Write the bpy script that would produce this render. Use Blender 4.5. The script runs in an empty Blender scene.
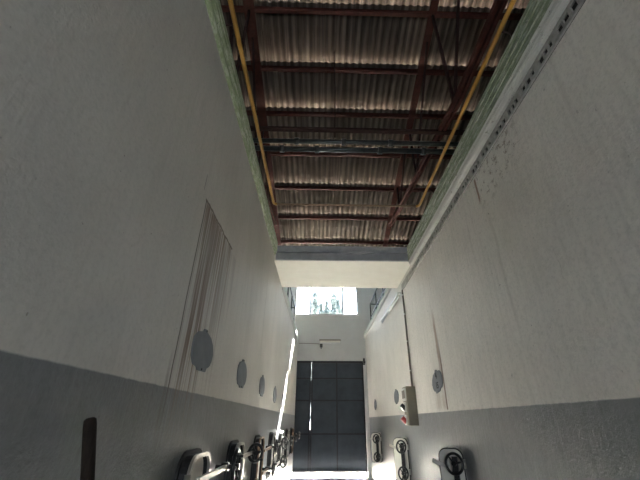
import bpy, bmesh, math, random
from mathutils import Vector, Matrix
random.seed(7)
sc = bpy.context.scene
COL = sc.collection
PI = math.pi
H = 1.79                       # camera height above the floor
WL, WR, DY = -1.0, 1.9, 15.0   # left tank face, right tank face, far wall

# ------------------------------------------------------------------ materials
class NT:
    def __init__(self, name):
        self.m = bpy.data.materials.new(name); self.m.use_nodes = True
        self.n = self.m.node_tree.nodes; self.l = self.m.node_tree.links
        self.b = self.n['Principled BSDF']
    def node(self, t, **kw):
        nd = self.n.new(t)
        for k, v in kw.items(): setattr(nd, k, v)
        return nd
    def set(self, sock, v):
        if hasattr(v, 'is_output') or isinstance(v, bpy.types.NodeSocket): self.l.new(v, sock)
        else: sock.default_value = v
    def pos(self):
        return self.node('ShaderNodeNewGeometry').outputs['Position']
    def objco(self):
        return self.node('ShaderNodeTexCoord').outputs['Object']
    def mapping(self, v, scale=(1, 1, 1), loc=(0, 0, 0)):
        m = self.node('ShaderNodeMapping'); self.l.new(v, m.inputs['Vector'])
        m.inputs['Scale'].default_value = scale; m.inputs['Location'].default_value = loc
        return m.outputs['Vector']
    def noise(self, v, scale=5, detail=4, rough=0.6):
        t = self.node('ShaderNodeTexNoise'); self.l.new(v, t.inputs['Vector'])
        t.inputs['Scale'].default_value = scale; t.inputs['Detail'].default_value = detail
        t.inputs['Roughness'].default_value = rough
        return t.outputs['Fac']
    def math(self, op, a, b=0.0, c=None, clamp=False):
        t = self.node('ShaderNodeMath', operation=op); t.use_clamp = clamp
        self.set(t.inputs[0], a); self.set(t.inputs[1], b)
        if c is not None: self.set(t.inputs[2], c)
        return t.outputs[0]
    def ramp(self, f, lo, hi, a=0.0, b=1.0):
        t = self.node('ShaderNodeMapRange'); self.set(t.inputs['Value'], f)
        t.inputs['From Min'].default_value = lo; t.inputs['From Max'].default_value = hi
        t.inputs['To Min'].default_value = a; t.inputs['To Max'].default_value = b
        return t.outputs[0]
    def mix(self, f, a, b):
        t = self.node('ShaderNodeMix', data_type='RGBA'); self.set(t.inputs[0], f)
        for s, v in ((t.inputs[6], a), (t.inputs[7], b)):
            if isinstance(v, tuple): s.default_value = (*v, 1)
            else: self.l.new(v, s)
        return t.outputs[2]
    def sep(self, v):
        t = self.node('ShaderNodeSeparateXYZ'); self.l.new(v, t.inputs[0]); return t.outputs
    def bump(self, f, strength=0.3, dist=0.01):
        t = self.node('ShaderNodeBump'); self.l.new(f, t.inputs['Height'])
        t.inputs['Strength'].default_value = strength; t.inputs['Distance'].default_value = dist
        self.l.new(t.outputs[0], self.b.inputs['Normal'])
    def base(self, c):
        s = self.b.inputs['Base Color']
        if isinstance(c, tuple): s.default_value = (*c, 1)
        else: self.l.new(c, s)

def mottled(name, a, b, scale=6, rough=0.6, metal=0.0, bump=0.0, stretch=(1, 1, 1), lo=.3, hi=.7):
    t = NT(name); v = t.mapping(t.objco(), stretch)
    n = t.noise(v, scale, 5, .65)
    t.base(t.mix(t.ramp(n, lo, hi), a, b))
    t.b.inputs['Roughness'].default_value = rough; t.b.inputs['Metallic'].default_value = metal
    if bump: t.bump(n, bump, .01)
    return t.m

def tank_wall(name, zb, side):
    """off-white roller plaster above a gloss grey dado, with this wall's own run marks"""
    t = NT(name); P = t.pos(); X = t.sep(P); y, z = X[1], X[2]
    big = t.noise(P, .9, 5, .6); mid = t.noise(P, 7, 5, .65); fine = t.noise(P, 60, 3, .6)
    wv = t.noise(t.mapping(P, (3, 9, .7)), 1.6, 4, .6)
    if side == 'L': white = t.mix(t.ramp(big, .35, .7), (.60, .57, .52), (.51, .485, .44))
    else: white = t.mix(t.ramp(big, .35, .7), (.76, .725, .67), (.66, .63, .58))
    peel = t.noise(P, 34, 4, .7)
    white = t.mix(t.math('MULTIPLY', t.ramp(peel, .46, .66), .30), white, (.36, .34, .31))
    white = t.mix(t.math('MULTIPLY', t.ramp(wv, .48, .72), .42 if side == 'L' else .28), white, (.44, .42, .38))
    pits = t.math('MULTIPLY', t.ramp(t.noise(P, 22, 3, .55), .69, .76), .75)
    white = t.mix(pits, white, (.20, .18, .16))
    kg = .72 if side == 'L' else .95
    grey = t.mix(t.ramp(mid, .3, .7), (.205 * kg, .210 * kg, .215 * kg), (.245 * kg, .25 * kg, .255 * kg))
    grey = t.mix(t.math('MULTIPLY', t.ramp(peel, .46, .66), .30), grey, (.12 * kg, .124 * kg, .128 * kg))
    gs = t.noise(t.mapping(P, (4, 14, 1.0)), 1.5, 4, .6)
    grey = t.mix(t.math('MULTIPLY', t.ramp(gs, .52, .75), .35), grey, (.31 * kg, .32 * kg, .325 * kg))
    edge = t.math('ADD', z, t.math('MULTIPLY', t.math('SUBTRACT', mid, .5), .012))
    up = t.ramp(edge, zb - .004, zb + .004)
    col = t.mix(up, grey, white)
    def band(y0, y1, soft):
        return t.math('MULTIPLY', t.ramp(y, y0, y0 + soft), t.ramp(y, y1 - soft, y1, 1, 0))
    def zband(z0, z1, s0, s1):
        return t.math('MULTIPLY', t.ramp(z, z0, z0 + s0), t.ramp(z, z1 - s1, z1, 1, 0))
    def runs(y0, y1, z0, z1, dens, thr, amt, c, soft=.04, s0=.6, s1=.02, wob=.6):
        nonlocal col
        n = t.noise(t.mapping(P, (0, dens, wob), (0, y0 * 3.7, 0)), 1, 2, .6)
        f = t.math('MULTIPLY', t.ramp(n, thr, thr + .12), t.math('MULTIPLY', band(y0, y1, soft), zband(z0, z1, s0, s1)))
        col = t.mix(t.math('MULTIPLY', f, amt), col, c)
    def line(yc, w, z0, z1, amt, c, s0=.3, s1=.05, wob=.05):
        nonlocal col
        n = t.math('MULTIPLY', t.math('SUBTRACT', t.noise(t.mapping(P, (0, .2, 2.2)), 1, 3, .6), .5), wob)
        d = t.math('ABSOLUTE', t.math('SUBTRACT', t.math('ADD', y, n), yc))
        f = t.math('MULTIPLY', t.ramp(d, w * .4, w, 1, 0), zband(z0, z1, s0, s1))
        col = t.mix(t.math('MULTIPLY', f, amt), col, c)
    rust, soot = (.17, .11, .075), (.14, .13, .12)
    if side == 'L':
        runs(2.44, 3.40, 1.85, 3.47, 16, .44, .75, rust, .06, 1.2)
        runs(2.46, 3.0, 1.55, 3.46, 26, .43, .95, rust, .05, .8)
        runs(2.44, 3.8, 2.2, 3.45, 8, .42, .5, (.36, .34, .31), .2, .8)
        line(2.45, .014, 1.5, 3.47, .85, (.10, .08, .07), .5, .01, .02)
        line(2.40, .03, 1.62, 2.25, .55, (.12, .10, .09), .2, .3, .02)
        # crack that the runs start from
        zc = t.math('ADD', z, t.math('MULTIPLY', t.math('SUBTRACT', t.noise(P, 9, 3), .5), .06))
        f = t.math('MULTIPLY', t.ramp(t.math('ABSOLUTE', t.math('SUBTRACT', zc, 3.47)), .006, .018, 1, 0), band(2.42, 3.42, .02))
        col = t.mix(t.math('MULTIPLY', f, .85), col, (.12, .09, .07))
        line(2.36, .012, 3.5, 3.68, .5, soot, .02, .02)
        line(5.9, .035, 2.6, 4.4, .35, (.25, .23, .20), .5, .4, .2)
        line(7.1, .03, 2.5, 4.6, .25, (.30, .27, .23), .5, .4, .2)
        runs(3.8, 5.6, 2.0, 4.2, 7, .5, .22, (.36, .34, .31), .3, .9, .8)
    else:
        line(5.62, .042, 1.93, 3.1, .9, (.13, .075, .05), .02, .5, .05)
        line(5.69, .075, 2.2, 3.5, .7, (.24, .15, .10), .5, .3, .10)
        line(5.95, .02, 1.95, 2.7, .3, (.32, .22, .16), .2, .3, .08)
        runs(5.6, 6.2, 1.93, 2.25, 18, .42, .35, (.33, .22, .15), .1, .05, .2)
        line(3.37, .030, 4.08, 4.5, .85, (.22, .12, .08), .1, .05, .06)
        line(3.25, .035, 2.2, 4.2, .18, (.36, .33, .28), .6, .4, .15)
        line(2.45, .008, 2.6, 3.2, .3, (.34, .31, .28), .3, .3, .35)
        n = t.noise(P, 13, 6, .75)
        f = t.math('MULTIPLY', t.ramp(n, .54, .58), t.math('MULTIPLY', band(2.3, 3.5, .3), zband(3.9, 4.6, .3, .05)))
        col = t.mix(t.math('MULTIPLY', f, .85), col, (.26, .22, .18))
    t.base(col)
    t.b.inputs['Specular IOR Level'].default_value = .35
    t.l.new(t.ramp(up, 0, 1, .40, .72), t.b.inputs['Roughness'])
    hgt = t.math('ADD', t.math('MULTIPLY', fine, .35), t.math('ADD', t.math('MULTIPLY', mid, .8), t.math('MULTIPLY', wv, .7)))
    t.bump(hgt, .5, .014)
    return t.m

M = {}
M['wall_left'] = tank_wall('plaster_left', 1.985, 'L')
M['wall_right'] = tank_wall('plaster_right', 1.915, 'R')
M['plaster'] = mottled('plaster_plain', (.60, .60, .59), (.54, .54, .53), 2.5, .75, bump=.15)
M['cream'] = mottled('cream_paint', (.80, .775, .70), (.74, .71, .63), 3, .7, bump=.2)
M['floor'] = mottled('concrete_floor', (.50, .49, .46), (.40, .39, .37), 2.0, .55, bump=.1)
M['fascia'] = mottled('dark_grey_concrete', (.43, .435, .44), (.32, .325, .33), 5, .7, bump=.3)
def cornice_mat(name, zsplit, green, pale):
    t = NT(name); P = t.pos(); z = t.sep(P)[2]
    n = t.noise(t.mapping(P, (14, 5, 22)), 1.4, 6, .72)
    g = t.mix(t.ramp(n, .46, .58), green, pale)
    d = t.noise(P, 16, 6, .75)
    g = t.mix(t.math('MULTIPLY', t.ramp(d, .60, .68), .75), g, (.09, .10, .075))
    w = t.mix(t.ramp(d, .58, .70), (.50, .495, .46), (.20, .19, .16))
    t.base(t.mix(t.ramp(z, zsplit - .004, zsplit + .004), w, g))
    t.b.inputs['Roughness'].default_value = .8; t.bump(t.math('ADD', n, d), .5, .012)
    return t.m
M['cornice_left'] = cornice_mat('green_peeling_left', 4.84, (.25, .30, .175), (.44, .47, .36))
M['cornice_right'] = cornice_mat('green_peeling_right', 4.735, (.26, .305, .20), (.46, .48, .39))
M['ledge_far'] = cornice_mat('pale_green_ledge', 4.76, (.37, .43, .36), (.50, .54, .47))
M['ledge_far_right'] = cornice_mat('pale_green_ledge_right', 5.04, (.37, .43, .36), (.50, .54, .47))
def roof_mat():
    t = NT('fibre_cement'); P = t.pos(); X = t.sep(P)
    n = t.noise(t.mapping(P, (1.0, .35, .35)), 1.3, 5, .65)
    s = t.noise(t.mapping(P, (11, .22, .22)), 1.0, 3, .6)
    c = t.mix(t.ramp(n, .35, .68), (.23, .185, .148), (.125, .10, .08))
    c = t.mix(t.math('MULTIPLY', t.ramp(s, .44, .60), .75), c, (.075, .057, .046))
    ph = t.math('SINE', t.math('MULTIPLY', X[0], 2 * PI / .185))      # dark stripes painted in for the shading of the flutes
    c = t.mix(t.math('MULTIPLY', t.ramp(t.math('ADD', ph, t.math('MULTIPLY', t.math('SUBTRACT', n, .5), 1.5)), -.2, .8), .55), c, (.05, .038, .03))
    k = t.noise(P, 5, 5, .7)
    c = t.mix(t.math('MULTIPLY', t.ramp(k, .6, .75), .5), c, (.15, .12, .10))
    t.base(c); t.b.inputs['Roughness'].default_value = .9; t.b.inputs['Specular IOR Level'].default_value = .15
    return t.m
M['roof'] = roof_mat()
M['rust'] = mottled('rust_primer', (.105, .036, .026), (.055, .024, .019), 7, .7, bump=.15)
M['dark_rust'] = mottled('dark_rust', (.045, .02, .017), (.028, .016, .014), 7, .7)
M['pipe'] = mottled('dark_pipe', (.028, .032, .032), (.05, .055, .055), 5, .28, .3)
M['yellow'] = mottled('ochre_pipe_paint', (.46, .235, .035), (.30, .15, .03), 4, .45)
M['steel'] = mottled('brushed_steel', (.62, .60, .56), (.48, .46, .42), 9, .30, .85, bump=.1)
M['steel_pale'] = mottled('cream_enamel_steel', (.58, .55, .47), (.46, .43, .36), 7, .42, .15)
M['steel_rusty'] = mottled('rusted_steel', (.30, .20, .13), (.16, .10, .07), 10, .55, .3)
M['rubber'] = mottled('black_rubber', (.012, .012, .012), (.022, .021, .02), 12, .6)
M['black'] = mottled('black_enamel', (.012, .012, .013), (.02, .02, .02), 8, .3)
M['gate'] = mottled('blue_grey_sheet', (.024, .032, .043), (.042, .052, .066), 1.6, .5, .15, bump=.08, lo=.35, hi=.65)
M['gate_bar'] = mottled('blue_grey_bar', (.010, .012, .016), (.018, .021, .026), 5, .5, .15)
M['plate'] = mottled('grey_plate', (.145, .155, .168), (.185, .195, .208), 6, .85, bump=.15)
M['plate_ink'] = mottled('dark_lettering', (.016, .016, .017), (.025, .025, .025), 10, .9)
M['tray'] = mottled('dirty_zinc', (.50, .48, .44), (.30, .285, .26), 14, .7, .2, bump=.2)
M['tray_back'] = mottled('tray_dark', (.022, .020, .018), (.04, .036, .032), 12, .9)
M['box'] = mottled('olive_box', (.20, .175, .125), (.165, .145, .105), 5, .5)
M['white_plastic'] = mottled('white_plastic', (.62, .61, .57), (.54, .53, .5), 8, .4)
M['red_plastic'] = mottled('red_plastic', (.42, .03, .035), (.33, .03, .03), 8, .4)
M['lamp_body'] = mottled('lamp_body', (.60, .60, .58), (.50, .50, .49), 8, .5)
M['lamp_tube'] = mottled('lamp_tube', (.74, .75, .76), (.68, .69, .70), 8, .25)
M['conduit'] = mottled('grey_conduit', (.19, .165, .135), (.13, .11, .09), 8, .5)
M['wood'] = mottled('dark_handle_wood', (.024, .018, .014), (.014, .011, .009), 14, .9, stretch=(6, 6, .5))
M['frame'] = mottled('window_frame', (.17, .18, .19), (.13, .14, .15), 5, .5, 0)
M['bark'] = mottled('bark', (.16, .11, .08), (.10, .07, .05), 5, .9)
M['foliage'] = mottled('foliage', (.028, .040, .042), (.045, .056, .054), 1.5, .8)
M['ground'] = mottled('dry_ground', (.66, .62, .54), (.56, .53, .46), .7, .9)
t = NT('clear_glass'); gl = t.node('ShaderNodeBsdfGlossy'); gl.inputs['Roughness'].default_value = .02
tr = t.node('ShaderNodeBsdfTransparent'); tr.inputs['Color'].default_value = (.62, .64, .65, 1)
fr = t.node('ShaderNodeFresnel'); fr.inputs['IOR'].default_value = 1.35
mx = t.node('ShaderNodeMixShader'); t.l.new(fr.outputs[0], mx.inputs[0]); t.l.new(tr.outputs[0], mx.inputs[1]); t.l.new(gl.outputs[0], mx.inputs[2])
t.l.new(mx.outputs[0], t.n['Material Output'].inputs['Surface']); M['glass'] = t.m

t = NT('translucent_sheet'); tl = t.node('ShaderNodeBsdfTranslucent'); tl.inputs['Color'].default_value = (.11, .122, .13, 1)
df = t.node('ShaderNodeBsdfDiffuse'); df.inputs['Color'].default_value = (.7, .74, .76, 1)
mx = t.node('ShaderNodeMixShader'); mx.inputs[0].default_value = .35; t.l.new(tl.outputs[0], mx.inputs[1]); t.l.new(df.outputs[0], mx.inputs[2])
t.l.new(mx.outputs[0], t.n['Material Output'].inputs['Surface']); M['fill_sheet'] = t.m

for k_ in ('wood', 'rust', 'dark_rust'): M[k_].node_tree.nodes['Principled BSDF'].inputs['Specular IOR Level'].default_value = .12

# ------------------------------------------------------------------ mesh helpers
class MB:
    def __init__(self): self.bm = bmesh.new()
    def box(self, x0, x1, y0, y1, z0, z1, bev=0.0):
        r = bmesh.ops.create_cube(self.bm, size=1.0)
        for v in r['verts']:
            v.co = Vector(((x0 + x1) / 2 + v.co.x * (x1 - x0), (y0 + y1) / 2 + v.co.y * (y1 - y0), (z0 + z1) / 2 + v.co.z * (z1 - z0)))
        if bev:
            es = list({e for v in r['verts'] for e in v.link_edges})
            bmesh.ops.bevel(self.bm, geom=es, offset=bev, segments=2, affect='EDGES', profile=.5)
        return self
    def beam(self, a, b, w, h, up=(0, 0, 1)):
        a, b = Vector(a), Vector(b); d = (b - a).normalized(); s = d.cross(Vector(up)).normalized(); u = s.cross(d)
        c = [p + s * i * w / 2 + u * j * h / 2 for p in (a, b) for i, j in ((-1, -1), (1, -1), (1, 1), (-1, 1))]
        v = [self.bm.verts.new(q) for q in c]
        for f in ((0, 1, 2, 3), (7, 6, 5, 4), (0, 4, 5, 1), (1, 5, 6, 2), (2, 6, 7, 3), (3, 7, 4, 0)): self.bm.faces.new([v[i] for i in f])
        return self
    def tube(self, pts, r, seg=12, closed=False, cap=True):
        pts = [Vector(p) for p in pts]; n = len(pts); rings = []
        ref = None
        for i, p in enumerate(pts):
            if closed: d = (pts[(i + 1) % n] - pts[i - 1]).normalized()
            else: d = (pts[min(i + 1, n - 1)] - pts[max(i - 1, 0)]).normalized()
            if ref is None:
                ref = d.orthogonal().normalized()
            ref = (ref - d * ref.dot(d)).normalized(); s = d.cross(ref)
            rr = r[i] if isinstance(r, (list, tuple)) else r
            rings.append([self.bm.verts.new(p + (ref * math.cos(2 * PI * k / seg) + s * math.sin(2 * PI * k / seg)) * rr) for k in range(seg)])
        m = n if closed else n - 1
        for i in range(m):
            A, B = rings[i], rings[(i + 1) % n]
            for k in range(seg):
                f = self.bm.faces.new((A[k], A[(k + 1) % seg], B[(k + 1) % seg], B[k])); f.smooth = True
        if not closed and cap:
            self.bm.faces.new(rings[0][::-1]); self.bm.faces.new(rings[-1])
        return self
    def torus(self, c, axis, R, r, n=36, seg=10):
        a = Vector(axis).normalized(); s = a.orthogonal().normalized(); u = a.cross(s); c = Vector(c)
        return self.tube([c + (s * math.cos(2 * PI * i / n) + u * math.sin(2 * PI * i / n)) * R for i in range(n)], r, seg, closed=True)
    def prism(self, poly, fn, d0, d1):
        """poly: 2-d outline; fn(p, d) -> 3-d point; extruded from d0 to d1"""
        A = [self.bm.verts.new(fn(p, d0)) for p in poly]; B = [self.bm.verts.new(fn(p, d1)) for p in poly]
        n = len(poly)
        self.bm.faces.new(A[::-1]); self.bm.faces.new(B)
        for i in range(n): self.bm.faces.new((A[i], A[(i + 1) % n], B[(i + 1) % n], B[i]))
        return self
    def ring(self, outer, inner, fn, d0, d1):
        n = len(outer)
        V = [[self.bm.verts.new(fn(p, d)) for p in pl] for pl in (outer, inner) for d in (d0, d1)]
        o0, o1, i0, i1 = V
        for i in range(n):
            j = (i + 1) % n
            for q in ((o0[i], o0[j], o1[j], o1[i]), (i0[j], i0[i], i1[i], i1[j]), (o1[i], o1[j], i1[j], i1[i]), (o0[j], o0[i], i0[i], i0[j])):
                self.bm.faces.new(q)
        return self
    def build(self, name, mat, parent=None, loc=None):
        bmesh.ops.recalc_face_normals(self.bm, faces=self.bm.faces)
        me = bpy.data.meshes.new(name); self.bm.to_mesh(me); self.bm.free()
        me.materials.append(M[mat] if isinstance(mat, str) else mat)
        o = bpy.data.objects.new(name, me); COL.objects.link(o)
        if parent: o.parent = parent
        if loc: o.location = loc
        return o

def rrect(w, h, rt, rb, n=6, cx=0, cy=0):
    """rounded rectangle; rt, rb: top and bottom corner radii"""
    pts = []
    for (sx, sy, r, a0) in ((1, 1, rt, 0), (-1, 1, rt, 90), (-1, -1, rb, 180), (1, -1, rb, 270)):
        for k in range(n + 1):
            a = math.radians(a0 + 90 * k / n)
            pts.append((cx + sx * (w / 2 - r) + r * math.cos(a), cy + sy * (h / 2 - r) + r * math.sin(a)))
    return pts
def tag(o, label=None, cat=None, group=None, kind=None):
    for k, v in (('label', label), ('category', cat), ('group', group), ('kind', kind)):
        if v: o[k] = v
    return o
def thing(name, label, cat, loc=(0, 0, 0), group=None, kind=None):
    o = bpy.data.objects.new(name, None); COL.objects.link(o); o.location = loc; o.empty_display_size = .1
    return tag(o, label, cat, group, kind)
def struct(o, label, cat): return tag(o, label, cat, None, 'structure')
def copy_tree(root, parent=None):
    c = root.copy(); COL.objects.link(c)
    if parent: c.parent = parent
    for ch in list(root.children): copy_tree(ch, c)
    return c
def words(txt, size, mat, name, parent, mat4):
    cu = bpy.data.curves.new(name, 'FONT'); cu.body = txt; cu.size = size; cu.align_x = 'CENTER'; cu.align_y = 'CENTER'; cu.extrude = .0015; cu.offset = .003
    tmp = bpy.data.objects.new('tmp', cu); COL.objects.link(tmp)
    dg = bpy.context.evaluated_depsgraph_get(); dg.update()
    me = bpy.data.meshes.new_from_object(tmp.evaluated_get(dg)); bpy.data.objects.remove(tmp)
    me.transform(mat4); me.materials.clear(); me.materials.append(M[mat])
    o = bpy.data.objects.new(name, me); COL.objects.link(o); o.parent = parent; return o

# ------------------------------------------------------------------ the setting
def roof_z(y): return 12.09 - .294 * y
struct(MB().box(-7, 8, -5, 15.0, -.2, 0).build('floor', 'floor'), 'pale concrete floor of the corridor between the tanks', 'floor')
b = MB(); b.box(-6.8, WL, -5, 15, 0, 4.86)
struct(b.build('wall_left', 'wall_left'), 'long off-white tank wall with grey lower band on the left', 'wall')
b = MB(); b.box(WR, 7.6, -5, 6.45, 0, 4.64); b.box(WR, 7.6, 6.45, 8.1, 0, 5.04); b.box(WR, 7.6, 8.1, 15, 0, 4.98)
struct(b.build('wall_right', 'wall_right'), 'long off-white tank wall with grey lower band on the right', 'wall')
# far wall with the gate opening and the window opening
DX0, DX1, DZ = -1.06, 1.78, 4.03
WX0, WX1, WZ0, WZ1 = -1.20, 1.64, 6.0, 7.42
b = MB()
b.box(-7, DX0, 15, 15.2, 0, DZ); b.box(DX1, 8, 15, 15.2, 0, DZ)
b.box(-7, 8, 15, 15.2, DZ, WZ0)
b.box(-7, WX0, 15, 15.2, WZ0, WZ1); b.box(WX1, 8, 15, 15.2, WZ0, WZ1); b.box(-7, 8, 15, 15.2, WZ1, 7.56)
struct(b.build('wall_back', 'plaster'), 'pale plaster end wall above and around the steel gate', 'wall')
for nm, x0, x1, sd in (('wall_outer_left', -7.2, -7.0, 'left'), ('wall_outer_right', 8.0, 8.2, 'right')):
    poly = [(-5, 0), (15.2, 0), (15.2, roof_z(15.2) - .06), (-5, roof_z(-5) - .06)]
    struct(MB().prism(poly, lambda p, d: Vector((d, p[0], p[1])), x0, x1).build(nm, 'plaster'), 'outer hall wall behind the %s tanks' % sd, 'wall')
b = MB(); b.box(-7.2, -.1, -5.2, -5, 0, 13.4); b.box(1.0, 8.2, -5.2, -5, 0, 13.4); b.box(-.1, 1.0, -5.2, -5, 0, .9); b.box(-.1, 1.0, -5.2, -5, 1.85, 13.4)  # the gap in this wall is added to brighten the near walls
struct(b.build('wall_rear', 'plaster'), 'rear hall wall behind the camera with a small opening added for fill light', 'wall')

# corrugated roof: rows of sheets that lap at the purlins
PUR = [-4.6, -3.27, -1.94, -.61, .72, 2.05, 3.38, 4.70, 5.99, 7.20, 8.51, 9.82, 11.17, 12.47, 13.75, 14.9]
PITCH = .185; NX = 8
def sheet_row(b, y0, y1, xa, xb, off):
    nx = int((xb - xa) / PITCH * NX)
    def zz(x, y, lift): return roof_z(y) + lift + .029 * math.sin(2 * PI * (x + off) / PITCH)
    rows = []
    for (yy, lf) in ((y0, -.03), (y1, 0.012)):
        for th in (0, .008):
            rows.append([b.bm.verts.new((xa + (xb - xa) * i / nx, yy, zz(xa + (xb - xa) * i / nx, yy, lf + th))) for i in range(nx + 1)])
    a0, a1, c0, c1 = rows
    for i in range(nx):
        for q in ((a0[i], a0[i + 1], c0[i + 1], c0[i]), (a1[i + 1], a1[i], c1[i], c1[i + 1]), (a0[i + 1], a0[i], a1[i], a1[i + 1]), (c0[i], c0[i + 1], c1[i + 1], c1[i])):
            b.bm.faces.new(q).smooth = True
b = MB(); sky_b = MB()
edges = PUR[:-1] + [15.99]  # unseen eave carried past the far wall to narrow the sun streak
for r in range(len(edges) - 1):
    y0, y1 = edges[r] - .13, edges[r + 1] + .02
    if r == 0: y0 = -5.3
    off = 0.0
    if abs(edges[r] - 13.75) < .01:
        sheet_row(b, y0, y1, -7.3, -2.2, off); sheet_row(sky_b, y0, y1, -2.2, 3.4, off); sheet_row(b, y0, y1, 3.4, 8.3, off)
    else:
        sheet_row(b, y0, y1, -7.3, 8.3, off)
struct(b.build('ceiling', 'roof'), 'brown corrugated fibre-cement roof sheets seen from below', 'roof')

struct(sky_b.build('added_roof_sheet', 'fill_sheet'), 'unseen translucent roof sheet added to light the end wall', 'roof light')  # added out of view to brighten the end wall and far tanks

# ledges along the tank tops
def ledge(nm, prof, y0, y1, mat, lab):
    return struct(MB().prism(prof, lambda p, d: Vector((p[0], d, p[1])), y0, y1).build(nm, mat), lab, 'ledge')
def groove(x, z, s, d=.014): return [(x, z - .010), (x + s * d, z - .006), (x + s * d, z + .006), (x, z + .010)]
ledge('trim_1', [(-1.3, 4.861), (-.985, 4.861), (-.965, 4.875), (-.965, 4.93)] + groove(-.95, 4.965, -1) + groove(-.95, 5.04, -1) + [(-.95, 5.13), (-.96, 5.14), (-1.3, 5.14)],
      -5, 6.45, 'cornice_left', 'peeling green ledge along the top of the near left tanks')
ledge('trim_2', [(2.3, 4.641), (1.895, 4.641), (1.855, 4.648), (1.832, 4.66), (1.818, 4.685), (1.812, 4.715), (1.80, 4.735)] + groove(1.80, 4.82, 1, .01) + groove(1.80, 4.91, 1, .01) + groove(1.80, 5.0, 1, .01) + [(1.80, 5.06), (1.81, 5.07), (2.3, 5.07)],
      -5, 6.45, 'cornice_right', 'wide peeling green ledge with white rounded lip along the near right tanks')
ledge('trim_3', [(-1.3, 4.861), (-1.0, 4.861), (-1.0, 4.70), (-.975, 4.70), (-.95, 4.735)] + groove(-.95, 4.79, -1, .012) + [(-.95, 4.87), (-1.3, 4.87)],
      8.1, 15, 'ledge_far', 'narrow pale green ledge on the left tanks beyond the walkway slab')
ledge('trim_4', [(2.3, 4.981), (1.9, 4.981), (1.87, 4.985), (1.85, 5.02)] + groove(1.85, 5.07, 1, .012) + [(1.85, 5.13), (1.86, 5.14), (2.3, 5.14)],
      8.1, 15, 'ledge_far_right', 'narrow pale green ledge on the right tanks beyond the walkway slab')

# window in the far wall
w = struct(thing('window_1', None, None, ((WX0 + WX1) / 2, 15.1, WZ0)), 'three-pane window high in the end wall with trees outside', 'window')
cx = (WX0 + WX1) / 2; hw = (WX1 - WX0) / 2; hh = WZ1 - WZ0
b = MB(); b.box(-hw, hw, -.03, .03, 0, .05); b.box(-hw, hw, -.03, .03, hh - .05, hh); b.box(-hw, -hw + .05, -.03, .03, .05, hh - .05); b.box(hw - .05, hw, -.03, .03, .05, hh - .05)
b.build('window_frame', 'frame', w)
mull = [-.50 - cx, .95 - cx]
for xm in mull: MB().box(xm - .045, xm + .045, -.028, .028, .05, hh - .05).build('mullion', 'frame', w)
xs = [-hw + .05] + mull + [hw - .05]
for i in range(3): MB().box(xs[i] + .045 * (i > 0), xs[i + 1] - .045 * (i < 2), -.003, .003, .05, hh - .05).build('pane', 'glass', w)
MB().box(-hw - .03, hw + .03, -.16, -.03, -.04, .0).build('window_sill', 'plaster', w)

# steel double gate
g = struct(thing('door_1', None, None, ((DX0 + DX1) / 2, 15.05, 0)), 'tall dark blue-grey sheet steel double gate at the end', 'gate')
gx = lambda x: x - (DX0 + DX1) / 2
def leaf(x0, x1, cols, name):
    lf = MB().box(gx(x0), gx(x1), -.012, .012, .12, 3.99).build(name, 'gate', g)
    zs = [.12, 1.35, 2.51, 3.33, 3.99]
    bars = MB()
    for xx in [x0 + .035] + cols + [x1 - .035]: bars.box(gx(xx) - .028, gx(xx) + .028, -.045, -.012, .12, 3.99)
    for z_ in zs:
        zc = min(max(z_, .15), 3.96); ex = sorted([x0 + .035] + cols + [x1 - .035])
        for a_, c_ in zip(ex[:-1], ex[1:]): bars.box(gx(a_) + .028, gx(c_) - .028, -.045, -.012, zc - .028, zc + .028)
    bars.build('gate_bars', 'gate_bar', lf)
    # pressed diagonal ribs of the upper panels
    ribs = MB(); ex = sorted([x0 + .035] + cols + [x1 - .035])
    for a_, c_ in zip(ex[:-1], ex[1:]):
        ribs.beam((gx(a_) + .04, -.016, 2.55), (gx(c_) - .04, -.016, 3.29), .022, .008, (0, 1, 0))
    ribs.build('rib', 'gate', lf)
    return lf
l1 = leaf(DX0 + .01, -.388, [], 'gate_leaf')
l2 = leaf(-.381, DX1 - .01, [.655], 'gate_leaf')
MB().box(gx(-.36), gx(-.33), -.10, -.045, 1.0, 1.9).build('gate_bolt', 'gate_bar', l2)
for (xx, sgn) in ((DX0 + .05, 1), (DX1 - .05, -1)):
    for z_ in (.6, 2.0, 3.75):
        MB().tube([(gx(xx), -.062, z_ - .08), (gx(xx), -.062, z_ + .08)], .024).build('hinge', 'gate_bar', g)
rb_ = MB(); rb_.box(gx(DX0), gx(DX0) + .06, .02, .15, 0, 4.03); rb_.box(gx(DX1) - .06, gx(DX1), .02, .15, 0, 4.03); rb_.box(gx(DX0) + .06, gx(DX1) - .06, .02, .15, 3.95, 4.03)
rb_.build('rebate_frame', 'gate_bar', g)
MB().box(gx(-.42), gx(-.352), .012, .02, .12, 1.5).build('astragal', 'gate_bar', l1)
MB().box(gx(-.42), gx(-.352), .012, .02, 2.45, 3.25).build('astragal', 'gate_bar', l1)
# jambs that stand in front of the wall, either side of the gate
for nm, x0, x1 in (('trim_5', 1.765, 1.9), ):
    struct(MB().box(x0, x1, 14.85, 15.0, 0, 4.1, .01).build(nm, 'plaster'), 'pale pilaster between the gate and the right tanks', 'pilaster')
br = thing('hinge_bracket', 'dark iron bracket at the top right corner of the gate', 'bracket', (1.80, 14.83, 3.86))
MB().box(-.05, .03, -.05, .02, -.02, .24, .008).build('mounting_plate', 'gate_bar', br)
MB().tube([(-.01, -.09, .02), (-.01, -.09, .12)], .05).build('pivot', 'black', br)

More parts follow.
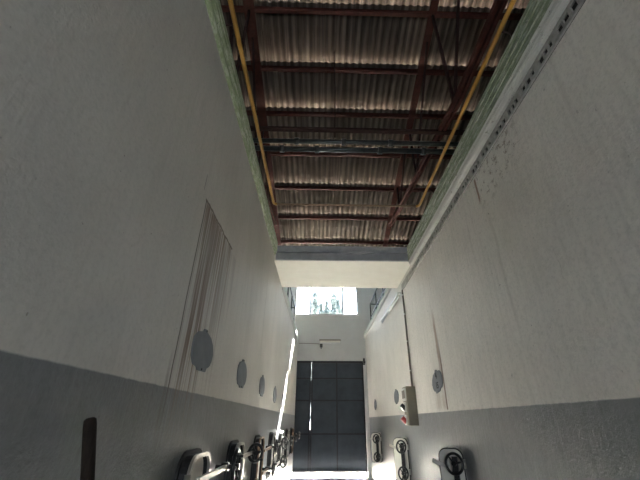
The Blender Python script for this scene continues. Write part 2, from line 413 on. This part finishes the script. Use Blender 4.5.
# ------------------------------------------------------------------ walkway slab across the corridor
s = thing('walkway_slab', 'cream concrete walkway slab with dark grey edge spanning above the corridor', 'walkway', (.45, 7.3, 4.75))
MB().box(-1.45, 1.45, -.80, .80, 0, .30).build('slab', 'cream', s)
MB().box(-1.42, 1.37, -.835, -.80, .005, .165).build('fascia_board', 'fascia', s)
MB().box(-1.42, 1.37, -.85, -.80, .175, .325).build('fascia_board', 'fascia', s)

# ------------------------------------------------------------------ roof steel
where = {4.70: 'purlin running across the roof at the top edge of the picture', 5.99: 'purlin across the roof, next below the one at the top edge',
         7.20: 'purlin across the roof, first above the pair of dark pipes', 8.51: 'purlin across the roof, right behind the pair of dark pipes',
         9.82: 'purlin across the roof, first below the pair of dark pipes', 11.17: 'purlin across the roof, just beyond the ochre crossbar',
         12.47: 'purlin across the roof, lowest one above the walkway slab edge'}
for y in PUR:
    if y not in where: continue
    z = roof_z(y) - .105
    sh = MB(); sh.box(-6.9, 7.9, -.05, .05, -.055, -.042); sh.box(-6.9, 7.9, -.05, .05, .042, .055); sh.box(-6.9, 7.9, .03, .045, -.042, .042)
    p = sh.build('roof_purlin', 'rust', None, (0, y, z))
    tag(p, 'rust-brown steel ' + where[y], 'purlin', 'purlins under the roof sheets')

def truss(x, label, cw=.17):
    r = thing('roof_truss', label, 'truss', (x, 0, 7.25), 'steel trusses under the roof')
    L = lambda y, z: (0, y, z - 7.25)
    def top(y): return roof_z(y) - .27
    def bot(y): return 7.25 + .012 * y if y < 4.55 else 7.305 + (y - 4.55) * .165
    ch = MB(); 
    ch.beam(L(-4.9, top(-4.9)), L(14.9, top(14.9)), cw, .015); 
    ch.beam((0, -4.9, top(-4.9) - 7.25 + .09), (0, 14.9, top(14.9) - 7.25 + .09), cw, .015)
    ch.beam((0, -4.9, top(-4.9) - 7.25 + .045), (0, 14.9, top(14.9) - 7.25 + .045), .02, .08)
    ch.build('top_chord', 'rust', r)
    bc = MB()
    for sx in (-.05, .05):
        bc.beam((sx, -4.9, bot(-4.9) - 7.25), (sx, 4.55, bot(4.55) - 7.25), .055, .10); bc.beam((sx, 4.55, bot(4.55) - 7.25), (sx, 11.2, bot(11.2) - 7.25), .055, .10)
    bc.build('bottom_chord', 'rust', r)
    nodes = [-.9, 1.9, 4.65, 7.5, 9.6]
    for i, y in enumerate(nodes):
        MB().beam(L(y, bot(y)), L(y, top(y)), .055, .055, (1, 0, 0)).build('web_member', 'dark_rust', r)
        yy = y - 2.3 if i < 4 else y - 1.5
        MB().beam(L(y, bot(y)), L(yy, top(yy)), .05, .05, (1, 0, 0)).build('web_member', 'dark_rust', r)
    for y in nodes:
        MB().box(-.012, .012, y - .16, y + .16, bot(y) - 7.25 - .02, bot(y) - 7.25 + .16).build('gusset_plate', 'dark_rust', r)
    return r
truss(-1.82, 'rust-brown steel roof truss on the left, behind the ochre pipe', .24)
truss(2.60, 'rust-brown steel roof truss on the right with open web members')

# tie beam and two pipes that cross the hall on the truss bottom chords
def crossing(nm, y, z, r, label, cat, group=None):
    p = thing(nm, label, cat, (0.4, y, z), group)
    return p
tb = MB(); tb.box(-6.5, 6.5, -.05, .05, -.05, -.038); tb.box(-6.5, 6.5, -.006, .006, -.038, .05)
tag(tb.build('tie_beam', 'dark_rust', None, (.4, 5.42, 7.42)), 'dark steel tie bar crossing the hall just above the dark pipes', 'beam')
def hall_pipe(y, z, r, label, cps):
    p = thing('overhead_pipe', label, 'pipe', (.4, y, z), 'dark pipes crossing under the roof')
    MB().tube([(-6.6, 0, 0), (6.6, 0, 0)], r, 14).build('pipe_run', 'pipe', p)
    for c in cps:
        MB().tube([(c - .05, 0, 0), (c + .05, 0, 0)], r * 1.45, 14).build('coupling', 'pipe', p)
    for c in (-2.22, 2.2):
        MB().beam((c, 0, r), (c, 0, r + .06), .05, .012, (0, 1, 0)).build('pipe_clip', 'dark_rust', p)
    return p
hall_pipe(5.68, 7.30, .055, 'upper of the two dark pipes crossing under the roof', [-1.0, .05, 1.1])
hall_pipe(5.90, 7.28, .06, 'lower of the two dark pipes crossing under the roof', [-1.35, -.55, .9, 1.9])
for x_, y_, lab in ((.25, 5.60, 'thin dark hanger wire dropping from the roof to the dark pipes'), (.28, 9.98, 'thin dark hanger wire hanging from the roof beyond the dark pipes')):
    zt = roof_z(y_) - .02; zb_ = 7.36 if y_ < 6 else zt - .42
    tag(MB().tube([(x_, y_, zb_), (x_ + .01, y_, (zt + zb_) / 2), (x_, y_, zt)], .012, 8).build('hanger_wire', 'dark_rust'), lab, 'wire')

# ochre pipe rail round the tank tops
yr = thing('pipe_rail', 'ochre painted pipe rail running along both tank tops', 'pipe rail', (-.9, 5.22, 5.14))
def arc(c, a0, a1, r, n=6): return [(c[0] + r * math.cos(math.radians(a0 + (a1 - a0) * i / n)), c[1] + r * math.sin(math.radians(a0 + (a1 - a0) * i / n)), .16) for i in range(n + 1)]
MB().tube([(0, -10, .16), (0, -.06, .16)] + arc((.06, -.06), 180, 90, .06)[1:], .024, 12).build('side_pipe', 'yellow', yr)
MB().tube(arc((2.62, -.06), 90, 0, .06)[:-1] + [(2.68, -.06, .16), (2.68, -10, .16)], .024, 12).build('side_pipe', 'yellow', yr)
MB().tube([(.06, 0, .16), (2.62, 0, .16)], .017, 12).build('cross_pipe', 'steel_rusty', yr)
for sx, x0 in ((-1, 0), (1, 2.68)):
    for yy in (-.5, -3.2, -6.0, -9.0):
        xb = x0 + sx * .12 if sx > 0 else x0 - .12
        zb_ = 0.0 if sx < 0 else -.07
        MB().tube([(x0, yy, .16), (x0 + sx * .09, yy, .15), (xb, yy, .11), (xb, yy, zb_)], .010, 8).build('bracket', 'dark_rust', yr)

# guard rails on the far tank tops
def guard(x, zf, sgn, label):
    r = thing('guard_rail', label, 'guard rail', (x, 14.4, zf), 'black guard rails on the far tank tops')
    ht = 6.12 + (.18 if sgn > 0 else 0) - zf
    for y in (0, -1.6, -3.2, -4.8): MB().beam((0, y, 0), (0, y, ht), .045, .045, (0, 1, 0)).build('post', 'rubber', r)
    MB().beam((0, .02, ht), (0, -5.0, ht), .045, .04).build('top_rail', 'rubber', r)
    MB().beam((0, .02, ht * .5), (0, -5.0, ht * .5), .03, .03).build('middle_rail', 'rubber', r)
    MB().beam((sgn * .02, 0, ht), (sgn * 2.5, 0, ht), .045, .04).build('end_rail', 'rubber', r)
    MB().beam((sgn * 2.5, 0, 0), (sgn * 2.5, 0, ht), .045, .045, (0, 1, 0)).build('post', 'rubber', r)
guard(-1.16, 4.87, -1, 'black guard rail on the far left tank beside the window')
guard(2.12, 5.14, 1, 'black guard rail on the far right tank beside the window')

# ------------------------------------------------------------------ tray, lamp, conduit, switch box on the right wall
tr = thing('cable_tray', 'dirty slotted metal strip fixed under the right ledge', 'cable tray', (1.9, 0, 4.565))
MB().box(-.006, -.0015, -2, 7.55, -.068, .068).build('dark_slot_backing', 'tray_back', tr)  # backing coloured near-black to give the slots their dark insides
b = MB(); b.box(-.024, -.006, -2, 7.55, -.068, -.044); b.box(-.024, -.006, -2, 7.55, .030, .068)
y = -2.0; k = 0
while y < 7.45:
    sol = random.uniform(.022, .035) if k % 3 else random.uniform(.07, .13)
    b.box(-.024, -.007, y, y + sol, -.044, .030)
    hole = random.uniform(.038, .062)
    if random.random() < .5: b.box(-.023, -.008, y + sol, y + sol + hole, -.044, random.uniform(-.034, -.018))
    y += sol + hole; k += 1
b.box(-.024, -.007, y, 7.55, -.044, .030)
b.build('slotted_face', 'tray', tr)

lp = thing('fluorescent_lamp', 'long fluorescent batten lamp fixed high on the right tank wall', 'lamp', (1.9, 7.75, 4.47))
MB().box(-.09, 0, 0, 2.55, .0, .055, .006).build('batten', 'lamp_body', lp)
MB().tube([(-.05, .06, -.028), (-.05, 2.49, -.028)], .019).build('tube', 'lamp_tube', lp)
for yy in (.4, 2.0): MB().box(-.095, 0, yy, yy + .04, .055, .062).build('mounting_clip', 'lamp_body', lp)
for yy in (.02, 2.49): MB().box(-.075, -.025, yy, yy + .04, -.055, 0, .004).build('lamp_holder', 'white_plastic', lp)

lb = thing('fluorescent_lamp', 'short fluorescent batten lamp on the end wall above the gate', 'lamp', (-.08, 15.0, 4.86))
MB().box(0, .92, -.09, -.012, -.02, .03, .006).build('batten', 'box', lb)
MB().box(.03, .89, -.085, -.012, -.10, -.02, .006).build('reflector', 'cream', lb)
for xx in (.1, .75): MB().box(xx, xx + .06, -.012, -.0015, -.03, .02).build('mounting_plate', 'lamp_body', lb)
MB().tube([(.05, -.06, -.118), (.87, -.06, -.118)], .018).build('tube', 'lamp_tube', lb)
jb = thing('junction_box', 'small black junction box hanging under the end wall lamp', 'junction box', (.0, 15, 4.62))
MB().box(-.06, .06, -.07, -.008, -.06, .09, .01).build('box_body', 'black', jb)
MB().box(-.04, .04, -.008, -.0015, -.05, .08).build('mounting_plate', 'gate_bar', jb)
MB().tube([(0, -.05, -.06), (0, -.05, -.12)], .022).build('cable_gland', 'black', jb)
tag(MB().tube([(-1.0, 14.985, 4.735), (-.5, 14.985, 4.728), (-.075, 14.985, 4.71)], .011, 8).build('surface_cable', 'conduit'), 'thin grey cable across the end wall to the black junction box', 'cable')

cd = thing('electrical_conduit', 'grey conduit dropping down the right wall to the switch box', 'conduit', (1.9, 7.52, 2.42))
MB().tube([(-.022, 0, 0), (-.022, 0, 2.08)], .017).build('conduit_pipe', 'conduit', cd)
MB().tube([(-.020, .05, 0), (-.020, .05, 2.02)], .010).build('cable', 'black', cd)
for z_ in (.3, .9, 1.5, 1.95): MB().box(-.042, 0, -.03, .075, z_ - .012, z_ + .012, .003).build('clip', 'steel', cd)
bx = thing('switch_box', 'olive electrical switch box with sockets on the right tank wall', 'switch box', (1.9, 7.38, 1.71))
MB().box(-.19, 0, 0, .34, 0, .70, .012).build('enclosure', 'box', bx)
MB().box(-.212, -.19, .025, .315, .44, .67, .004).build('cover_plate', 'white_plastic', bx)
MB().box(-.222, -.212, .06, .28, .48, .63, .003).build('meter_window', 'conduit', bx)
for z_, mt, nm in ((.33, 'black', 'socket'), (.10, 'red_plastic', 'socket')):
    so = MB().box(-.215, -.19, .10, .25, z_ - .09, z_ + .09, .006).build(nm, 'white_plastic', bx)
    tag(MB().tube([(-.215, .175, z_ + .02), (-.27, .175, z_ - .03)], .062, 16).build('socket_cap', mt, so), ('red' if 'red' in mt else 'black') + ' round socket cap')

# ------------------------------------------------------------------ tank number plates
def plate_outline(w, h):
    o = [(-.275, .02), (-.252, .085), (-.18, .132), (-.06, .15), (-.045, .172), (.01, .174), (.03, .152), (.15, .122), (.235, .066), (.272, -.01), (.25, -.075),
         (.20, -.118), (.135, -.134), (.115, -.165), (-.085, -.158), (-.12, -.132), (-.205, -.12), (-.258, -.066)]
    return [(a * w / .55, b * h / .31) for a, b in o]
def plate(side, y, z, label, marks, rot):
    X = WL if side > 0 else WR
    r = thing('number_plate', label, 'plate', (X, y, z), 'grey number plates on the tank walls')
    R = math.radians(rot)
    def rt(p): return (p[0] * math.cos(R) - p[1] * math.sin(R), p[0] * math.sin(R) + p[1] * math.cos(R))
    def fn(p, d):
        q = rt(p); return Vector((side * d, q[0], q[1]))
    o = plate_outline(.55, .31)
    MB().prism(o, fn, 0, .012).build('plate_body', 'plate', r)
    for zc in (.158, -.148):
        MB().tube([(side * .010, zc * -math.sin(R), zc), (side * .018, zc * -math.sin(R), zc)], .009, 8).build('mounting_bolt', 'rubber', r)
    for txt, dz, sz in marks:
        # letters face the corridor; reading direction along the wall
        base = Matrix(((0, 0, side, side * .0145), (side, 0, 0, 0), (0, 1, 0, dz), (0, 0, 0, 1)))
        words(txt, sz, 'plate_ink', 'lettering', r, base)
    return r
LN = ['grey oval plate on the left wall, the large nearest one beside the rust runs', 'grey oval plate on the left wall, second from the camera', 'grey oval plate on the left wall, third from the camera',
      'grey oval plate on the left wall, fourth from the camera', 'grey oval plate on the left wall, fifth and small, near the gate']
for (y, z), lab in zip([(3.0, 2.315), (4.62, 2.315), (6.30, 2.315), (8.15, 2.295), (10.0, 2.29)], LN): plate(1, y, z, lab, [], 4)
plate(-1, 5.92, 2.36, 'grey oval plate with dark digits on the right wall beside a rust run', [('4', .08, .13), ('15', -.065, .13)], -6)
plate(-1, 9.30, 2.325, 'grey oval plate on the right wall just beyond the switch box', [], 0)
plate(-1, 13.0, 2.29, 'small grey oval plate on the right wall closest to the gate', [], 0)

# ------------------------------------------------------------------ tank manhole hatches
def handwheel(parent, c, axis, R=.12, knob=True):
    c = Vector(c); a = Vector(axis).normalized(); s_ = a.orthogonal().normalized(); u = a.cross(s_)
    b = MB(); b.torus(c, a, R, .0165, 36, 10); b.tube([c - a * .03, c + a * .03], .026, 14)
    for k in range(3):
        d = s_ * math.cos(2 * PI * k / 3 + .5) + u * math.sin(2 * PI * k / 3 + .5)
        b.tube([c + d * .02, c + d * (R - .005)], [.013, .010], 8)
    w_ = b.build('handwheel', 'black', parent)
    if knob:
        d = s_ * math.cos(1.6) + u * math.sin(1.6)
        MB().tube([c + d * R, c + d * R - a * .0 + a * .07], .011, 10).build('crank_knob', 'black', w_)
    return w_
def hatch_closed(y, label, swing=0, metal='steel', wheels=((.41, .23),), bar_z=.14, wr=.125):
    """left wall; local x points into the corridor, y along the wall"""
    r = thing('tank_hatch', label, 'tank hatch', (WL, y, 1.21), 'manhole hatches along the left tanks')
    fn = lambda p, d: Vector((d, p[0], p[1]))
    W, Hh = .52, .72
    MB().ring(rrect(W + .05, Hh + .05, .16, .10), rrect(W - .02, Hh - .02, .13, .08), fn, .0015, .02).build('hatch_frame', 'rubber', r)
    MB().ring(rrect(W - .01, Hh - .01, .135, .075), rrect(W - .06, Hh - .06, .11, .05), fn, .02, .075).build('collar', 'rubber', r)
    MB().ring(rrect(W, Hh, .14, .08), rrect(W - .055, Hh - .055, .112, .052), fn, .075, .095).build('rim', metal, r)
    MB().prism(rrect(W - .062, Hh - .062, .109, .049), fn, .02, .045).build('hatch_door', 'cream', r)
    for z_ in (-.2, .2): MB().tube([(.09, -W / 2 - .02, z_ - .05), (.09, -W / 2 - .02, z_ + .05)], .022).build('hinge', metal, r)
    for dy, dz in wheels:
        a = math.radians(swing); ax = Vector((math.cos(a), -math.sin(a), 0))
        e = Vector((.19, dy, dz))
        MB().beam((.17, -W / 2 - .04, dz - .01), e, .028, .034).build('crossbar', metal, r)
        MB().tube([e - ax * .09, e + ax * .09], .017, 12).build('screw', 'black', r)
        MB().tube([e - ax * .04, e + ax * .02], .035, 12).build('screw_nut', 'black', r)
        handwheel(r, e + ax * .085, ax, wr)
    return r
def hatch_open(y, label, side, bar_mat='black'):
    """hatch with its door swung out square to the wall, clamp bar and two handwheels on the face towards the camera"""
    X = WL if side > 0 else WR
    r = thing('tank_hatch', label, 'tank hatch', (X, y, 1.08), 'manhole hatches along the %s tanks' % ('left' if side > 0 else 'right'))
    fn = lambda p, d: Vector((side * d, p[0], p[1]))
    W, Hh = .50, .78
    MB().ring(rrect(W, Hh, .14, .08), rrect(W - .08, Hh - .08, .10, .05), fn, .0015, .06).build('hatch_frame', 'steel', r)
    MB().prism(rrect(W - .08, Hh - .08, .10, .05), fn, .002, .008).build('dark_opening_plate', 'rubber', r)  # flat black plate painted as the dark inside; no hole is cut
    yl = -.30
    fd = lambda p, d: Vector((side * (p[0] + .185), yl + d, p[1]))
    MB().prism(rrect(.29, .76, .09, .05), fd, -.030, .018).build('hatch_door', 'cream', r)
    MB().ring(rrect(.315, .785, .10, .06), rrect(.285, .755, .088, .048), fd, -.012, .03).build('gasket', 'rubber', r)
    for z_ in (-.22, .22): MB().tube([(side * .026, yl, z_ - .05), (side * .026, yl, z_ + .05)], .022).build('hinge', 'steel', r)
    MB().beam((side * .13, yl - .065, -.34), (side * .13, yl - .065, .30), .065, .05, (0, 1, 0)).build('clamp_bar', bar_mat, r)
    for z_ in (.23, -.24):
        MB().tube([(side * .13, yl - .01, z_), (side * .13, yl - .16, z_)], .018, 12).build('screw', 'black', r)
        handwheel(r, (side * .13, yl - .15, z_), (side * .3, -1, .1), .112, False)
    MB().beam((side * .22, yl - .04, .18), (side * .42, yl - .05, .25), .02, .045).build('latch_arm', 'steel', r)
    piv = Vector((side * .026, yl, 0))                 # the door hangs a little short of square to the wall
    rot = Matrix.Translation(piv) @ Matrix.Rotation(side * math.radians(28), 4, 'Z') @ Matrix.Translation(-piv)
    for ch in r.children_recursive:
        if ch.name.split('.')[0] in ('hatch_door', 'gasket', 'clamp_bar', 'screw', 'handwheel', 'latch_arm'): ch.data.transform(rot)
    return r
hatch_closed(3.14, 'nearest hatch on the left wall with pale cover and handwheel edge-on')
hatch_closed(4.60, 'second hatch on the left wall, its handwheel turned towards the camera', 50, 'steel', ((.20, .25),), wr=.088)
hatch_closed(6.25, 'third hatch on the left wall with rusty brown rim', 0, 'steel_rusty', ((.40, .20), (.15, -.08)), wr=.10)
hatch_closed(7.95, 'fourth hatch on the left wall in bright light', 30, 'steel', ((.34, .18), (.34, -.15)), wr=.10)
hatch_closed(9.75, 'fifth hatch on the left wall, beyond the bright sun streak', 10, 'steel', ((.34, .14),), wr=.10)
hatch_closed(11.5, 'sixth hatch on the left wall', 10, 'steel', ((.34, .14),), wr=.10)
hatch_closed(13.3, 'last hatch on the left wall, next to the gate', 10, 'steel_rusty', ((.34, .14),), wr=.10)
hatch_open(5.50, 'nearest open hatch on the right wall with large black handwheel', -1)
hatch_open(8.72, 'open hatch on the right wall below the switch box with two black handwheels', -1)
hatch_open(12.35, 'smallest open hatch on the right wall, next to the gate', -1)

# wooden pole leaning on the left wall
a_, b_ = Vector((-.685, 2.0, 0.012)), Vector((-.905, 1.535, 1.80))
pl = thing('wooden_pole', 'dark wooden tool handle leaning against the near left wall', 'pole', tuple(a_))
d = b_ - a_
MB().tube([d * 0, d * .03, d * .97, d * .988, d * .997, d], [.022, .024, .0235, .023, .021, .014], 16).build('shaft', 'wood', pl)

# ------------------------------------------------------------------ outside
struct(MB().box(-80, 80, 15.2, 160, -.25, -.02).build('ground', 'ground'), 'sunlit ground outside beyond the gate', 'ground')
def tree(x, y, h, label, seed):
    rnd = random.Random(seed)
    r = thing('poplar_tree', label, 'tree', (x, y, -.02), 'trees outside the window')
    MB().tube([(0, 0, 0), (.05, 0, h * .4), (0, .05, h * .93)], [.25, .16, .03], 8).build('trunk', 'bark', r)
    b = MB()
    for i in range(4200):
        t_ = rnd.random() ** .8; z_ = h * (.12 + .88 * t_)
        R_ = (.22 + 1.25 * (1 - t_) ** .6) * (1 - .35 * (rnd.random())) * (.75 + .35 * math.sin(z_ * 3.1 + seed))
        a = rnd.uniform(0, 2 * PI); q = R_ * math.sqrt(rnd.random()); c = Vector((q * math.cos(a), q * math.sin(a), z_))
        s_ = rnd.uniform(.16, .32); n = Vector((rnd.gauss(0, 1), rnd.gauss(0, 1), rnd.gauss(0, 1))).normalized(); u = n.orthogonal().normalized(); v = n.cross(u)
        b.bm.faces.new([b.bm.verts.new(c + u * s_), b.bm.verts.new(c + v * s_ * .6), b.bm.verts.new(c - u * s_), b.bm.verts.new(c - v * s_ * .6)])
    b.build('foliage', 'foliage', r)
TR = [(-.9, 17.0), (-.1, 16.7), (.75, 18.2), (1.6, 16.9), (2.35, 17.3), (3.1, 16.6)]
for i, (x, h) in enumerate(TR):
    tree(x, 44 + (i % 3) * 3.6, h, ['tree outside at the left edge of the middle pane', 'tree outside, second from the left in the middle pane', 'tallest tree outside, in the centre of the middle pane',
         'tree outside, just right of the tallest one', 'tree outside, second from the right in the middle pane', 'tree outside at the right edge of the middle pane'][i], 11 + i)

# ------------------------------------------------------------------ light
wd = bpy.data.worlds.new('World'); sc.world = wd; wd.use_nodes = True
bg = wd.node_tree.nodes['Background']; bg.inputs[0].default_value = (.80, .90, 1, 1); bg.inputs[1].default_value = 3.2
sl = bpy.data.lights.new('sun', 'SUN'); sl.energy = 66; sl.angle = math.radians(.6); sl.color = (1, .95, .88)
so = bpy.data.objects.new('sun', sl); COL.objects.link(so)
K, EL = .13, .84
so.rotation_euler = Vector((-K, -1, -EL)).to_track_quat('-Z', 'Y').to_euler()
def portal(nm, loc, rot, sx, sy):
    L = bpy.data.lights.new(nm, 'AREA'); L.shape = 'RECTANGLE'; L.size = sx; L.size_y = sy; L.cycles.is_portal = True
    o = bpy.data.objects.new(nm, L); COL.objects.link(o); o.location = loc; o.rotation_euler = rot
portal('window_portal', ((WX0 + WX1) / 2, 15.19, (WZ0 + WZ1) / 2), (-PI / 2, 0, 0), WX1 - WX0, WZ1 - WZ0)

portal('rear_opening_portal', (.45, -5.19, 1.375), (PI / 2, 0, 0), 1.1, .95)

# ------------------------------------------------------------------ camera
cam = bpy.data.cameras.new('camera'); co = bpy.data.objects.new('camera', cam); COL.objects.link(co)
cam.sensor_width = 36; cam.lens = 340 / 640 * 36; cam.shift_x = -10.3 / 640; cam.clip_start = .05; cam.clip_end = 500
co.location = (0, 0, H); co.rotation_euler = (PI / 2 + math.atan(181 / 340), 0, math.radians(-1.5))
sc.camera = co
vs = sc.view_settings; vs.view_transform = 'Standard'; vs.look = 'None'; vs.gamma = 1; vs.use_curve_mapping = False; vs.exposure = 3.95
sc.cycles.max_bounces = 14; sc.cycles.diffuse_bounces = 10; sc.cycles.glossy_bounces = 4; sc.cycles.transparent_max_bounces = 12
sc.cycles.use_denoising = True; sc.cycles.sample_clamp_indirect = 8
